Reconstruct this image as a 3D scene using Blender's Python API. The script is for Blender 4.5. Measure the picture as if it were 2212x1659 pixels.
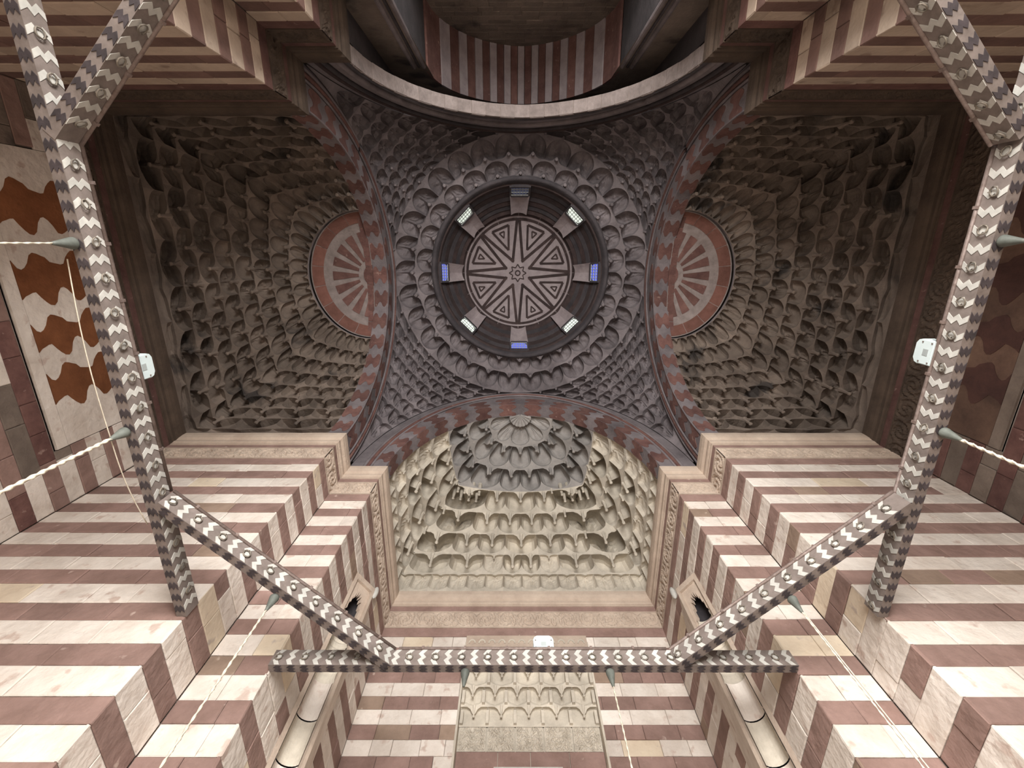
import bpy, math, random
import numpy as np
from mathutils import Matrix, Vector
random.seed(7)
PI = math.pi
for o in list(bpy.data.objects): bpy.data.objects.remove(o)
COL = bpy.context.scene.collection
Z0 = 1.6            # heights below are measured from the lens, the floor lies 1.6 m under it
CX, CY = -0.265, -0.933

# ------------------------------------------------------------------ camera
F = 973.8
nn = np.array([.907, -302.35, F]); nn /= np.linalg.norm(nn)
rr = np.array([1, 0, 0.]); rr -= nn * rr.dot(nn); rr /= np.linalg.norm(rr)
RW = np.array([rr, np.cross(nn, rr), nn])
right, down, fwd = RW[:, 0], RW[:, 1], RW[:, 2]
cam_data = bpy.data.cameras.new('camera'); cam = bpy.data.objects.new('camera', cam_data); COL.objects.link(cam)
cam_data.sensor_width = 36; cam_data.lens = F / 2212 * 36; cam_data.clip_start = .05; cam_data.clip_end = 500
m = Matrix.Identity(4)
for i in range(3):
    m[i][0] = right[i]; m[i][1] = -down[i]; m[i][2] = -fwd[i]
m[0][3], m[1][3], m[2][3] = CX, CY, Z0
cam.matrix_world = m
bpy.context.scene.camera = cam

# ------------------------------------------------------------------ world, lights, exposure
w = bpy.data.worlds.new('world'); bpy.context.scene.world = w; w.use_nodes = True
bg = w.node_tree.nodes['Background']; bg.inputs[0].default_value = (.72, .82, 1, 1); bg.inputs[1].default_value = .8
def area(name, loc, target, sx, sy, power, col):
    l = bpy.data.lights.new(name, 'AREA'); l.shape = 'RECTANGLE'; l.size = sx; l.size_y = sy; l.energy = power; l.color = col
    o = bpy.data.objects.new(name, l); COL.objects.link(o); o.location = loc
    d = Vector(target) - Vector(loc); o.rotation_euler = d.to_track_quat('-Z', 'Y').to_euler(); return o
area('portal_daylight', (0, -8.2, 3.6), (0, 4.5, 6.6), 4.6, 6.0, 3900, (1, .97, .93))
area('floor_bounce_fill', (0, 1.2, .35), (0, 1.3, 9), 7, 6, 60, (1, .93, .88))  # added upward fill, stands in for daylight bounced off the floor
for x in (-5.9, 5.9):
    area('bay_lamp', (x, 0, .8), (x * 1.15, 0.2, 7), 1.2, 1.2, 60, (1, .74, .5))
vs = bpy.context.scene.view_settings
vs.view_transform = 'Standard'; vs.look = 'None'; vs.gamma = 1; vs.use_curve_mapping = False; vs.exposure = -0.26

# ------------------------------------------------------------------ materials
def mat(name, c1, c2, scale=3, rough=.9, bump=.4, bscale=14, rnd=.25, metal=0, spots=None, detail=6, streak=1.0):
    M = bpy.data.materials.new(name); M.use_nodes = True; nt = M.node_tree; N = nt.nodes; L = nt.links
    b = N['Principled BSDF']; b.inputs['Roughness'].default_value = rough; b.inputs['Metallic'].default_value = metal
    tc = N.new('ShaderNodeNewGeometry')
    mp = N.new('ShaderNodeMapping'); mp.inputs['Scale'].default_value = (1, 1, streak); L.new(tc.outputs['Position'], mp.inputs[0])
    n1 = N.new('ShaderNodeTexNoise'); n1.inputs['Scale'].default_value = scale; n1.inputs['Detail'].default_value = detail; n1.inputs['Roughness'].default_value = .65
    L.new(mp.outputs[0], n1.inputs['Vector'])
    cr = N.new('ShaderNodeValToRGB'); cr.color_ramp.elements[0].position = .32; cr.color_ramp.elements[1].position = .68
    cr.color_ramp.elements[0].color = (*c1, 1); cr.color_ramp.elements[1].color = (*c2, 1)
    L.new(n1.outputs['Fac'], cr.inputs[0]); out = cr.outputs[0]
    if spots:
        n3 = N.new('ShaderNodeTexNoise'); n3.inputs['Scale'].default_value = spots[1]; n3.inputs['Detail'].default_value = 5
        L.new(tc.outputs['Position'], n3.inputs['Vector'])
        r3 = N.new('ShaderNodeValToRGB'); r3.color_ramp.elements[0].position = spots[2]; r3.color_ramp.elements[1].position = spots[2] + .08
        L.new(n3.outputs['Fac'], r3.inputs[0])
        mx = N.new('ShaderNodeMix'); mx.data_type = 'RGBA'; L.new(r3.outputs[0], mx.inputs[0]); L.new(out, mx.inputs[6]); mx.inputs[7].default_value = (*spots[0], 1); out = mx.outputs[2]
    oi = N.new('ShaderNodeObjectInfo')
    ma = N.new('ShaderNodeMapRange'); ma.inputs['To Min'].default_value = 1 - rnd; ma.inputs['To Max'].default_value = 1 + rnd * .6
    L.new(oi.outputs['Random'], ma.inputs[0])
    hs = N.new('ShaderNodeHueSaturation'); L.new(ma.outputs[0], hs.inputs['Value']); L.new(out, hs.inputs['Color'])
    L.new(hs.outputs[0], b.inputs['Base Color'])
    if bump:
        n2 = N.new('ShaderNodeTexNoise'); n2.inputs['Scale'].default_value = bscale; n2.inputs['Detail'].default_value = 5
        L.new(tc.outputs['Position'], n2.inputs['Vector'])
        bp = N.new('ShaderNodeBump'); bp.inputs['Strength'].default_value = bump; bp.inputs['Distance'].default_value = .04
        L.new(n2.outputs['Fac'], bp.inputs['Height']); L.new(bp.outputs[0], b.inputs['Normal'])
    return M
def glow(name, c, s):
    M = bpy.data.materials.new(name); M.use_nodes = True; b = M.node_tree.nodes['Principled BSDF']
    b.inputs['Base Color'].default_value = (*c, 1); b.inputs['Emission Color'].default_value = (*c, 1); b.inputs['Emission Strength'].default_value = s
    return M
LIGHT = mat('pale_limestone', (.60, .525, .46), (.80, .735, .67), 1.6, spots=((.56, .45, .39), 5, .60), bscale=7, bump=.75, rnd=.10)
RED = mat('red_limestone', (.215, .135, .112), (.33, .215, .185), 2, spots=((.47, .36, .31), 6, .69), bscale=7, bump=.7, rnd=.16)
LIGHT2 = mat('cream_limestone', (.60, .49, .37), (.76, .66, .52), 1.6, spots=((.50, .42, .36), 5, .62), bscale=10, rnd=.12)
RED2 = mat('brown_limestone', (.24, .17, .125), (.36, .26, .20), 2, spots=((.45, .36, .29), 6, .69), bscale=10, rnd=.14)
TAN = mat('tan_dusty_shaded_limestone', (.36, .28, .22), (.52, .42, .335), 1.4, spots=((.26, .19, .15), 3, .62), bscale=10, rnd=.15)  # north walls: dusty tan, with their shade also put into the colour
TRED = mat('dusty_shaded_red_limestone', (.13, .075, .062), (.21, .125, .105), 2, bscale=10, rnd=.18)  # red courses of the north walls, likewise darkened in colour for shade
JOINT = mat('joint_mortar', (.20, .16, .14), (.30, .25, .22), 5)
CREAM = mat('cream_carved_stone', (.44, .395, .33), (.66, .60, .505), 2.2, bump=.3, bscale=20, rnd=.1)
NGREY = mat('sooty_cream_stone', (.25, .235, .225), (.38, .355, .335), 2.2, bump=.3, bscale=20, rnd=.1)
GREY = mat('grey_carved_stone', (.115, .098, .104), (.245, .214, .222), 1.3, bump=.35, bscale=18, rnd=.15)
BROWN = mat('brown_dusty_stone', (.12, .092, .075), (.25, .20, .165), 1.1, bump=.4, bscale=16, rnd=.2, spots=((.06, .05, .045), .9, .60))
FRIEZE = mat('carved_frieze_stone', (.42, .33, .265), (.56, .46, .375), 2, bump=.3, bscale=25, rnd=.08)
BFRIEZE = mat('shaded_cornice_stone', (.05, .034, .024), (.095, .066, .048), 2, bump=.3, bscale=25, rnd=.08)  # frieze stone with the shade below the vaults put into its colour
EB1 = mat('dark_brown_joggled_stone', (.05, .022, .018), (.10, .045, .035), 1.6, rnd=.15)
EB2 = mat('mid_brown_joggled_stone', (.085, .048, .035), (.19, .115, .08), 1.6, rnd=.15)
MEDR = mat('brick_red_stone', (.15, .065, .048), (.22, .10, .078), 3, rnd=.2)
MEDF = mat('muted_pale_stone', (.20, .165, .155), (.32, .27, .255), 4, rnd=.1, bump=.4)  # darker, duller pale stone for the medallions and north arch
DARK = mat('near_black_stone', (.032, .028, .032), (.07, .06, .065), 2, rnd=.2)  # near-black stone for drum, mouldings and recess sides
DSTRIP = mat('dark_inlay_stone', (.028, .018, .018), (.06, .038, .036), 4, rnd=.2)
CAP = mat('dome_plaster', (.27, .225, .235), (.39, .335, .34), 3, rnd=.1, bump=.3)
LOBE = mat('brown_joggled_stone', (.14, .045, .012), (.22, .08, .028), 2.5, rnd=.15)
MAROON = mat('maroon_stone', (.10, .045, .04), (.185, .095, .08), 3, rnd=.25, spots=((.3, .2, .17), 8, .66))
WOOD = mat('painted_wood', (.15, .122, .108), (.23, .19, .172), 8, bump=.15, rnd=.0)
INL = mat('pale_painted_wood', (.44, .43, .40), (.58, .57, .53), 8, bump=.15, rnd=.12)
DINL = mat('dark_painted_wood', (.035, .028, .03), (.07, .055, .06), 8, bump=.15, rnd=.2)
IRON = mat('rusty_iron', (.17, .12, .10), (.28, .22, .20), 20, rough=.6, metal=.3, bump=.2)
RINGM = mat('old_brass', (.17, .145, .12), (.25, .22, .18), 20, rough=.6, metal=.2, bump=.1)
CONE = mat('green_grey_metal', (.10, .11, .095), (.16, .175, .155), 12, rough=.6, bump=.1)
ROPE = mat('pale_hemp', (.55, .48, .38), (.74, .67, .55), 30, bump=.3)
WHITE = mat('white_plastic', (.55, .65, .66), (.64, .73, .74), 3, rough=.4, bump=0, rnd=0)
GREYP = mat('grey_plastic', (.38, .42, .42), (.42, .46, .46), 3, rough=.5, bump=0)
FLOORM = mat('floor_marble', (.26, .23, .20), (.36, .32, .28), 1, rough=.5, bump=.1)
BLUEG = glow('blue_lit_glass', (.07, .10, .62), 1.0)
WHITEG = glow('white_lit_glass', (.85, .92, .82), 1.1)
DIMG = glow('dim_glass', (.08, .1, .2), .25)

# ------------------------------------------------------------------ helpers
def mk(name, v, f, M, parent=None, smooth=False, origin=None, mats=None, fm=None):
    me = bpy.data.meshes.new(name)
    v = np.asarray(v, float).reshape(-1, 3)
    if origin is None: origin = v.mean(0) if parent is None or True else (0, 0, 0)
    origin = np.asarray(origin, float)
    me.from_pydata([tuple(p) for p in (v - origin)], [], [tuple(int(i) for i in q) for q in f])
    if mats:
        for mm in mats: me.materials.append(mm)
        me.polygons.foreach_set('material_index', fm)
    else: me.materials.append(M)
    if smooth:
        me.polygons.foreach_set('use_smooth', [True] * len(me.polygons))
    me.update()
    o = bpy.data.objects.new(name, me); COL.objects.link(o)
    if parent is not None:
        o.parent = parent; pl = np.array(parent.get('base', (0, 0, 0)))
        o.location = origin + np.array((0, 0, Z0)) - pl if 'base' in parent else origin + np.array((0, 0, Z0)) - np.array(parent.location)
    else: o.location = origin + np.array((0, 0, Z0))
    return o
def thing(name, label, cat, loc=(0, 0, 0), group=None, kind=None):
    o = bpy.data.objects.new(name, None); COL.objects.link(o); o.location = (loc[0], loc[1], loc[2] + Z0); o.empty_display_size = .2
    return tag(o, label, cat, group, kind)
def tag(o, label=None, cat=None, group=None, kind=None):
    if label: o['label'] = label
    if cat: o['category'] = cat
    if group: o['group'] = group
    if kind: o['kind'] = kind
    return o
def grid_faces(nu, nv, base=0, flip=False):
    f = []
    for i in range(nu - 1):
        for j in range(nv - 1):
            a = base + i * nv + j; q = (a, a + nv, a + nv + 1, a + 1)
            f.append(q[::-1] if flip else q)
    return f
def patch(P, lift, skirt=.04):
    """grid of points (nu,nv,3) pushed along the room-ward normals by lift, with a skirt behind its rim"""
    nu, nv = P.shape[:2]
    du = np.gradient(P, axis=0); dv = np.gradient(P, axis=1); n = np.cross(du, dv); n /= (np.linalg.norm(n, axis=2, keepdims=True) + 1e-9)
    c = P.mean((0, 1)); tocam = np.array([CX, CY, 0]) - c
    if (n.mean((0, 1)) * tocam).sum() < 0: n = -n
    T = P + n * lift; B = P - n * skirt
    v = list(T.reshape(-1, 3)); f = grid_faces(nu, nv)
    rim = [(i, 0) for i in range(nu)] + [(nu - 1, j) for j in range(1, nv)] + [(i, nv - 1) for i in range(nu - 2, -1, -1)] + [(0, j) for j in range(nv - 2, 0, -1)]
    b0 = len(v); v += [B[i, j] for i, j in rim]
    K = len(rim)
    for k in range(K):
        i, j = rim[k]; i2, j2 = rim[(k + 1) % K]
        f.append((i * nv + j, i2 * nv + j2, b0 + (k + 1) % K, b0 + k))
    return np.array(v), f
def box(x0, x1, y0, y1, z0, z1):
    v = [(x, y, z) for x in (x0, x1) for y in (y0, y1) for z in (z0, z1)]
    return v, [(0, 1, 3, 2), (4, 6, 7, 5), (0, 4, 5, 1), (2, 3, 7, 6), (0, 2, 6, 4), (1, 5, 7, 3)]
def merge(parts):
    V = []; Fs = []
    for v, f in parts:
        b = len(V); V += [tuple(p) for p in v]; Fs += [tuple(i + b for i in q) for q in f]
    return V, Fs
def prism(poly, d, axis='y'):
    """poly of (a,b) -> solid plate of thickness d; a along x, b along z (axis y) or along y (axis z)"""
    n = len(poly)
    if axis == 'y': v = [(a, 0, b) for a, b in poly] + [(a, d, b) for a, b in poly]
    else: v = [(a, b, 0) for a, b in poly] + [(a, b, d) for a, b in poly]
    f = [tuple(range(n)), tuple(range(2 * n - 1, n - 1, -1))] + [(i, i + n, (i + 1) % n + n, (i + 1) % n) for i in range(n)]
    return v, f
def lathe(prof, n=16, c=(0, 0, 0), a0=0, a1=2 * PI):
    full = abs(a1 - a0 - 2 * PI) < 1e-6; m_ = n if full else n + 1
    v = []
    for r, z in prof:
        for k in range(m_):
            a = a0 + (a1 - a0) * k / n; v.append((c[0] + r * math.cos(a), c[1] + r * math.sin(a), c[2] + z))
    f = []
    for i in range(len(prof) - 1):
        for k in range(n):
            k2 = (k + 1) % m_ ; f.append((i * m_ + k, i * m_ + k2, (i + 1) * m_ + k2, (i + 1) * m_ + k))
    return v, f
def tube(pts, r, n=6, lob=0, twist=0):
    pts = [np.array(p, float) for p in pts]; v = []; f = []
    for i, p in enumerate(pts):
        d = pts[min(i + 1, len(pts) - 1)] - pts[max(i - 1, 0)]; d /= np.linalg.norm(d)
        a = np.cross(d, (0, 0, 1.)) if abs(d[2]) < .9 else np.cross(d, (0, 1., 0)); a /= np.linalg.norm(a); b = np.cross(d, a)
        for k in range(n):
            an = 2 * PI * k / n + twist * i; rad = r * (1 + lob * math.cos(2 * (2 * PI * k / n)))
            v.append(p + rad * (a * math.cos(an) + b * math.sin(an)))
    for i in range(len(pts) - 1):
        for k in range(n):
            f.append((i * n + k, i * n + (k + 1) % n, (i + 1) * n + (k + 1) % n, (i + 1) * n + k))
    f.append(tuple(range(n))); f.append(tuple((len(pts) - 1) * n + k for k in range(n)))
    return v, f

# ------------------------------------------------------------------ courses of the striped walls
RT = [8.06, 7.47, 6.90, 6.33, 5.77, 5.22, 4.61, 4.00, 3.38, 2.78, 2.18, 1.6, 1.0, .4, -.2, -.8]
COURSES = [(8.06, 8.35, 0)]
for i, t in enumerate(RT):
    COURSES.append((t - .275, t, 1)); nx = RT[i + 1] if i + 1 < len(RT) else -1.6
    COURSES.append((nx, t - .275, 0))
ZCUT = 1.6
unit_block = None
def block_mesh(M):
    c = .012
    v = [(-.5, 0, -.5), (.5, 0, -.5), (.5, 0, .5), (-.5, 0, .5)]
    fr = [(-.5 + .02, 1, -.5 + .04), (.5 - .02, 1, -.5 + .04), (.5 - .02, 1, .5 - .04), (-.5 + .02, 1, .5 - .04)]
    md = [(-.5, .7, -.5), (.5, .7, -.5), (.5, .7, .5), (-.5, .7, .5)]
    V_ = v + md + fr; f = [(8, 9, 10, 11)]
    for b in (0, 4):
        for i in range(4): f.append((b + i, b + (i + 1) % 4, b + 4 + (i + 1) % 4, b + 4 + i))
    me = bpy.data.meshes.new('stone_block'); me.from_pydata(V_, [], f); me.materials.append(M); me.update(); return me
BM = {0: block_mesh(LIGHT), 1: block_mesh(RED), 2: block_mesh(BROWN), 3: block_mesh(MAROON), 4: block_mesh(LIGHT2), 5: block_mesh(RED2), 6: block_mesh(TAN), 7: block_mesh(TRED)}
def inroom(x, y):
    return (x < 7.98 and abs(y) < 3.385) or (x < 4.24 and abs(y) < 4.24) or (x < 3.35 and -5.13 < y < 7.88) or (x < 2.42 and -6.68 < y < 0)
def wall_face(name, label, p0, p1, nrm, holes=(), courses=COURSES, zb=(-1.6, 9.2), special=None, proud=.03, mean=.72, cat='wall', extra=()):
    """striped wall between plan points p0 and p1; nrm points into the room; holes (s0,s1,z0,z1)"""
    p0 = np.array(p0, float); p1 = np.array(p1, float); L = np.linalg.norm(p1 - p0); d = (p1 - p0) / L; n = np.array(nrm, float)
    # backing
    rects = [(0, L, zb[0], zb[1])]
    for h in holes:
        nr = []
        for (a, b, c, e) in rects:
            if h[1] <= a or h[0] >= b or h[3] <= c or h[2] >= e: nr.append((a, b, c, e)); continue
            if h[0] > a: nr.append((a, h[0], c, e))
            if h[1] < b: nr.append((h[1], b, c, e))
            if h[2] > c: nr.append((max(a, h[0]), min(b, h[1]), c, h[2]))
            if h[3] < e: nr.append((max(a, h[0]), min(b, h[1]), h[3], e))
        rects = nr
    parts = []
    def concave(pt, dr):
        t_ = pt + dr * .15; x, y = abs(t_[0]), t_[1]; t2 = t_ - n * .12; x2, y2 = abs(t2[0]), t2[1]
        return not inroom(x2, y2)
    ex0 = .34 if concave(p0, -d) else 0; ex1 = .34 if concave(p1, d) else 0
    for (a, b, c, e) in rects:
        if a == 0: a = -ex0 if ex0 else proud + .004
        if b == L: b = L + ex1 if ex1 else L - proud - .004
        q = [p0 + d * a, p0 + d * b]; qb = [x - n * .35 for x in q]; q = [x - n * proud for x in q]
        v = [(*q[0], c), (*q[1], c), (*q[1], e), (*q[0], e), (*qb[0], c), (*qb[1], c), (*qb[1], e), (*qb[0], e)]
        parts.append((v, [(0, 1, 2, 3), (7, 6, 5, 4), (0, 4, 5, 1), (1, 5, 6, 2), (2, 6, 7, 3), (3, 7, 4, 0)]))
    V_, Fc = merge(parts)
    W = mk(name, V_, Fc, JOINT); tag(W, label, None, None, 'structure')
    rng = random.Random(name + str(p0)); ang = math.atan2(d[1], d[0])
    # block local: x along, y out of wall (proud), z up
    low = []
    for (z0, z1, k) in list(courses) + list(extra):
        if z1 < zb[0]: continue
        s = 0.0; segs = []; tone = random.Random(int(z0 * 1000) * 7 + 5).random(); tone = .5 if tone > .75 else .06
        while s < L - 1e-6:
            ln = mean * rng.uniform(.7, 1.35); e = s + ln
            if L - e < mean * .45: e = L
            segs.append((s, e)); s = e
        for (a, b) in segs:
            pcs = [(a, b)]
            for h in holes:
                if z1 <= h[2] + .02 or z0 >= h[3] - .02: continue
                np_ = []
                for (c, e) in pcs:
                    if h[1] <= c or h[0] >= e: np_.append((c, e)); continue
                    if h[0] - c > .04: np_.append((c, h[0]))
                    if e - h[1] > .04: np_.append((h[1], e))
                pcs = np_
            for (c, e) in pcs:
                kk = k
                if k == 1 and rng.random() < .03: kk = 0
                if rng.random() < tone and kk in (0, 1): kk += 4
                if special: kk = special(k, rng)
                pr = proud + rng.uniform(-.006, .008)
                mid = p0 + d * ((c + e) / 2) - n * proud; g = .006
                if z0 < ZCUT:
                    q0 = p0 + d * (c + g) - n * proud; q1 = p0 + d * (e - g) - n * proud; q2 = q0 + n * pr; q3 = q1 + n * pr
                    low.append(([(*q0, z0 + g), (*q1, z0 + g), (*q1, z1 - g), (*q0, z1 - g), (*q2, z0 + g), (*q3, z0 + g), (*q3, z1 - g), (*q2, z1 - g)], kk)); continue
                o = bpy.data.objects.new('stone_block', BM[kk]); COL.objects.link(o); o.parent = W
                M3 = Matrix(((d[0], n[0], 0, mid[0]), (d[1], n[1], 0, mid[1]), (0, 0, 1, (z0 + z1) / 2 + Z0), (0, 0, 0, 1)))
                S3 = Matrix.Diagonal((e - c - g, pr, z1 - z0 - g * .8, 1))
                o.matrix_world = Matrix.Identity(4)
                o.matrix_basis = Matrix.Translation(-W.location) @ M3 @ S3
    if low:
        V_ = []; Fc = []; fm = []
        for v, kk in low:
            b = len(V_); V_ += v
            for q in [(4, 5, 6, 7), (0, 1, 5, 4), (2, 3, 7, 6), (1, 2, 6, 5), (3, 0, 4, 7)]: Fc.append(tuple(b + i for i in q)); fm.append(kk)
        o = mk('lower_masonry', V_, Fc, None, W, mats=[LIGHT, RED, BROWN, MAROON, LIGHT2, RED2, TAN, TRED], fm=fm); o['kind'] = 'stuff'
    return W
A, Cc, Wd, wn, NN = 4.24, 3.385, 7.98, 3.35, 7.88
fl_v, fl_f = box(-13, 13, -16, 11, -1.75, -1.6); tag(mk('floor', fl_v, fl_f, FLOORM), 'pale stone floor of the vestibule', None, None, 'structure')
# hood niches in the jambs: s measured from front corner
HOLE = (1.12, 2.45, -.6, 7.35)
wall_face('wall_south', 'striped pale and red stone wall under the left carved vault, south side', (-Wd, Cc), (-A, Cc), (0, -1))
wall_face('wall_south', 'striped pale and red stone wall under the right carved vault, south side', (A, Cc), (Wd, Cc), (0, -1))
wall_face('wall_west', 'narrow side face of left stepped corner pier', (-A, A), (-A, Cc), (1, 0), mean=.5)
wall_face('wall_east', 'narrow side face of right stepped corner pier', (A, Cc), (A, A), (-1, 0), mean=.5)
wall_face('wall_south', 'front face of left pier beside the bright niche', (-A, A), (-wn, A), (0, -1), mean=.5)
wall_face('wall_south', 'front face of right pier beside the bright niche', (wn, A), (A, A), (0, -1), mean=.5)
wall_face('wall_west', 'left jamb of the bright niche, striped stone', (-wn, A), (-wn, NN), (1, 0), holes=[HOLE], mean=.6)
wall_face('wall_east', 'right jamb of the bright niche, striped stone', (wn, A), (wn, NN), (-1, 0), holes=[HOLE], mean=.6)
PAN = (wn - 1.33, wn + 1.46, -1.6, 8.2)
wall_face('wall_south', 'back wall of the bright niche with pink and white courses', (-wn, NN), (wn, NN), (0, -1), holes=[PAN], mean=.55)
# west and east walls of the side bays : lobed lintel zone left out of the courses
LINT = (1.0, 5.8, 6.95, 8.62)
def wc(k, rng): return (0 if rng.random() < .75 else 2) if k == 0 else (1 if rng.random() < .6 else 3)
wall_face('wall_west', 'west wall of the left bay with brown lobed lintel stones', (-Wd, -Cc), (-Wd, Cc), (1, 0), holes=[LINT], special=wc)
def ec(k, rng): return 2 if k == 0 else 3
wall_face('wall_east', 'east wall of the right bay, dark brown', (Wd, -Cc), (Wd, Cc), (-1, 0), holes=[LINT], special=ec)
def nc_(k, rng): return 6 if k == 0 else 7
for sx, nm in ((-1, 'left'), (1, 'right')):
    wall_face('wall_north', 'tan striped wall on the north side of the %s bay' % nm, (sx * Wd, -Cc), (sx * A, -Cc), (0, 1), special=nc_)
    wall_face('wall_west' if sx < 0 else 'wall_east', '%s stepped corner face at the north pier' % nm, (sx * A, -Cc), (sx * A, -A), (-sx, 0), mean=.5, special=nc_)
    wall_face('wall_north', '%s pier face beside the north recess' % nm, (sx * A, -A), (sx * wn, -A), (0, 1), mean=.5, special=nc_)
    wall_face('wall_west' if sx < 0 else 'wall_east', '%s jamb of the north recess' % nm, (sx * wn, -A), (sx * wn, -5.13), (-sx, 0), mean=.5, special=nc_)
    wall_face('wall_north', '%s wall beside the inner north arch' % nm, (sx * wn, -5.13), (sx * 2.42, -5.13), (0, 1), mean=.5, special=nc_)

# ------------------------------------------------------------------ cornice and frieze
def offset_path(pts, off, closed=False):
    """pts in plan, room on the left of travel; returns mitred offset points"""
    out = []; n = len(pts)
    for i in range(n):
        p = np.array(pts[i]); a = np.array(pts[i - 1]) if i > 0 else None; b = np.array(pts[i + 1]) if i < n - 1 else None
        def nrm(u, v): d = (v - u) / np.linalg.norm(v - u); return np.array((-d[1], d[0]))
        if a is None: q = p + nrm(p, b) * off
        elif b is None: q = p + nrm(a, p) * off
        else:
            n1, n2 = nrm(a, p), nrm(p, b); mt = n1 + n2; mt = mt / (mt.dot(mt)) * 2 if mt.dot(mt) > 1e-6 else n1; q = p + mt * off * 1.0
        out.append(q)
    return out
def sweep(path, prof):
    cols = [offset_path(path, o) for o, z in prof]; V_ = []; Fc = []
    n = len(path); K = len(prof)
    for i in range(n):
        for k, (o, z) in enumerate(prof): V_.append((*cols[k][i], z))
    for i in range(n - 1):
        for k in range(K - 1): a = i * K + k; Fc.append((a, a + K, a + K + 1, a + 1))
    return V_, Fc
# room on the left of travel
PATH_S = [(Wd, Cc), (A, Cc), (A, A), (wn, A), (wn, NN), (-wn, NN), (-wn, A), (-A, A), (-A, Cc), (-Wd, Cc)]
PATH_E = [(wn, -5.13), (wn, -A), (A, -A), (A, -Cc), (Wd, -Cc), (Wd, Cc)]
PATH_W = [(-Wd, Cc), (-Wd, -Cc), (-A, -Cc), (-A, -A), (-wn, -A), (-wn, -5.13)]
CPROF = [(0, 9.27), (.03, 9.275), (.03, 9.30), (.02, 9.31), (.045, 9.32), (.06, 9.345), (.06, 9.37), (.055, 9.385), (.055, 9.43), (.10, 9.47), (.12, 9.56), (.12, 9.68), (.02, 9.74), (-.4, 9.76)]
def split_path(P):
    return [P[i:i + 2] for i in range(len(P) - 1)]
def rough_frieze(a, b, M, name, parent, z0=8.62, z1=9.08):
    a = np.array(a); b = np.array(b); L = np.linalg.norm(b - a); d = (b - a) / L; n = np.array((-d[1], d[0]))
    nu = max(8, int(L / .028)); nv = 17; s = np.linspace(0, L, nu)[:, None]; t = np.linspace(0, 1, nv)[None, :]
    x = s / .5; fx = (x % 1) - .5; yy = (t - .5) * .82
    r = np.sqrt(fx ** 2 + yy ** 2); th = np.arctan2(yy, fx)
    sw = np.cos(r * 26 + 2 * th * np.where((x.astype(int) % 2) == 0, 1, -1)) + .7 * np.cos(x * 23 + 5 * np.sin(t * 9 + x * 5)) * np.cos(t * 15 + 3 * np.sin(x * 7))
    hgt = np.clip(sw * 1.6, -.9, .9) * .020 * np.minimum(1, np.minimum(t, 1 - t) * 9)
    hgt = hgt * (s > .02) * (s < L - .02)
    P = np.stack([a[0] + d[0] * s + n[0] * (hgt + .012), a[1] + d[1] * s + n[1] * (hgt + .012), z0 + (z1 - z0) * t + 0 * s], -1)
    P = np.broadcast_to(P, (nu, nv, 3))
    return mk(name, P.reshape(-1, 3), grid_faces(nu, nv), M, parent)
k = 0
for P, M, lab in ((PATH_S, FRIEZE, 'carved cream cornice and arabesque frieze around the bright niche and south piers'), (PATH_E, BFRIEZE, 'brown cornice and frieze, coloured dark for shade, round the right bay and north east pier'), (PATH_W, BFRIEZE, 'brown cornice and frieze, coloured dark for shade, round the left bay and north west pier')):
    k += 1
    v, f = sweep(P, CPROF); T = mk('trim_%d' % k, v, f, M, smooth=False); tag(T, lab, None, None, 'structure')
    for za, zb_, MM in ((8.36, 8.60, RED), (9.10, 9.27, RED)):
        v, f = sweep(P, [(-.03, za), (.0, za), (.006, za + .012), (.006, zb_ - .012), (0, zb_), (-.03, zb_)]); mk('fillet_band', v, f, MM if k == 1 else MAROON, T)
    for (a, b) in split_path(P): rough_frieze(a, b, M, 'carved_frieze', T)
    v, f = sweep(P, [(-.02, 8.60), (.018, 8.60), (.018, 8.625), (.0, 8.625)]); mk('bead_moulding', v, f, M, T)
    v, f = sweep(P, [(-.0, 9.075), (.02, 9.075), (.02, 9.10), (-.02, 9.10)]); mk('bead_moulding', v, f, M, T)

# ------------------------------------------------------------------ great arches
def ell(a, s, h, z0): return z0 + h * np.sqrt(np.clip(1 - (np.abs(a) / s) ** 2, 0, 1))
def arcpts(s, h, z0, n):
    """points along the pointed-oval curve, evenly spaced, returns (a, z, normal_a, normal_z)"""
    th = np.linspace(PI, 0, 721); a = s * np.cos(th); z = z0 + h * np.sin(th) * (1 - .0) + .0
    z = z + .18 * (1 - np.abs(a) / s) ** 1.0 * np.sin(th) - .09 * np.sin(th)
    L = np.concatenate([[0], np.cumsum(np.hypot(np.diff(a), np.diff(z)))])
    q = np.linspace(0, L[-1], n); aa = np.interp(q, L, a); zz = np.interp(q, L, z)
    da = np.gradient(aa); dz = np.gradient(zz); l = np.hypot(da, dz); return aa, zz, -dz / l, da / l
TF = {'W': lambda a, d, z: np.stack([-A - d + 0 * a, a + 0 * d, z], -1), 'E': lambda a, d, z: np.stack([A + d + 0 * a, a + 0 * d, z], -1),
      'S': lambda a, d, z: np.stack([a + 0 * d, A + d + 0 * a, z], -1), 'N': lambda a, d, z: np.stack([a + 0 * d, -A - d + 0 * a, z], -1)}
def lobes(w): return .085 * np.sign(np.sin(w * 3.2 * PI)) * np.abs(np.sin(w * 3.2 * PI)) ** .7
EXT = (4.24, 6.0, 9.6)
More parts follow.
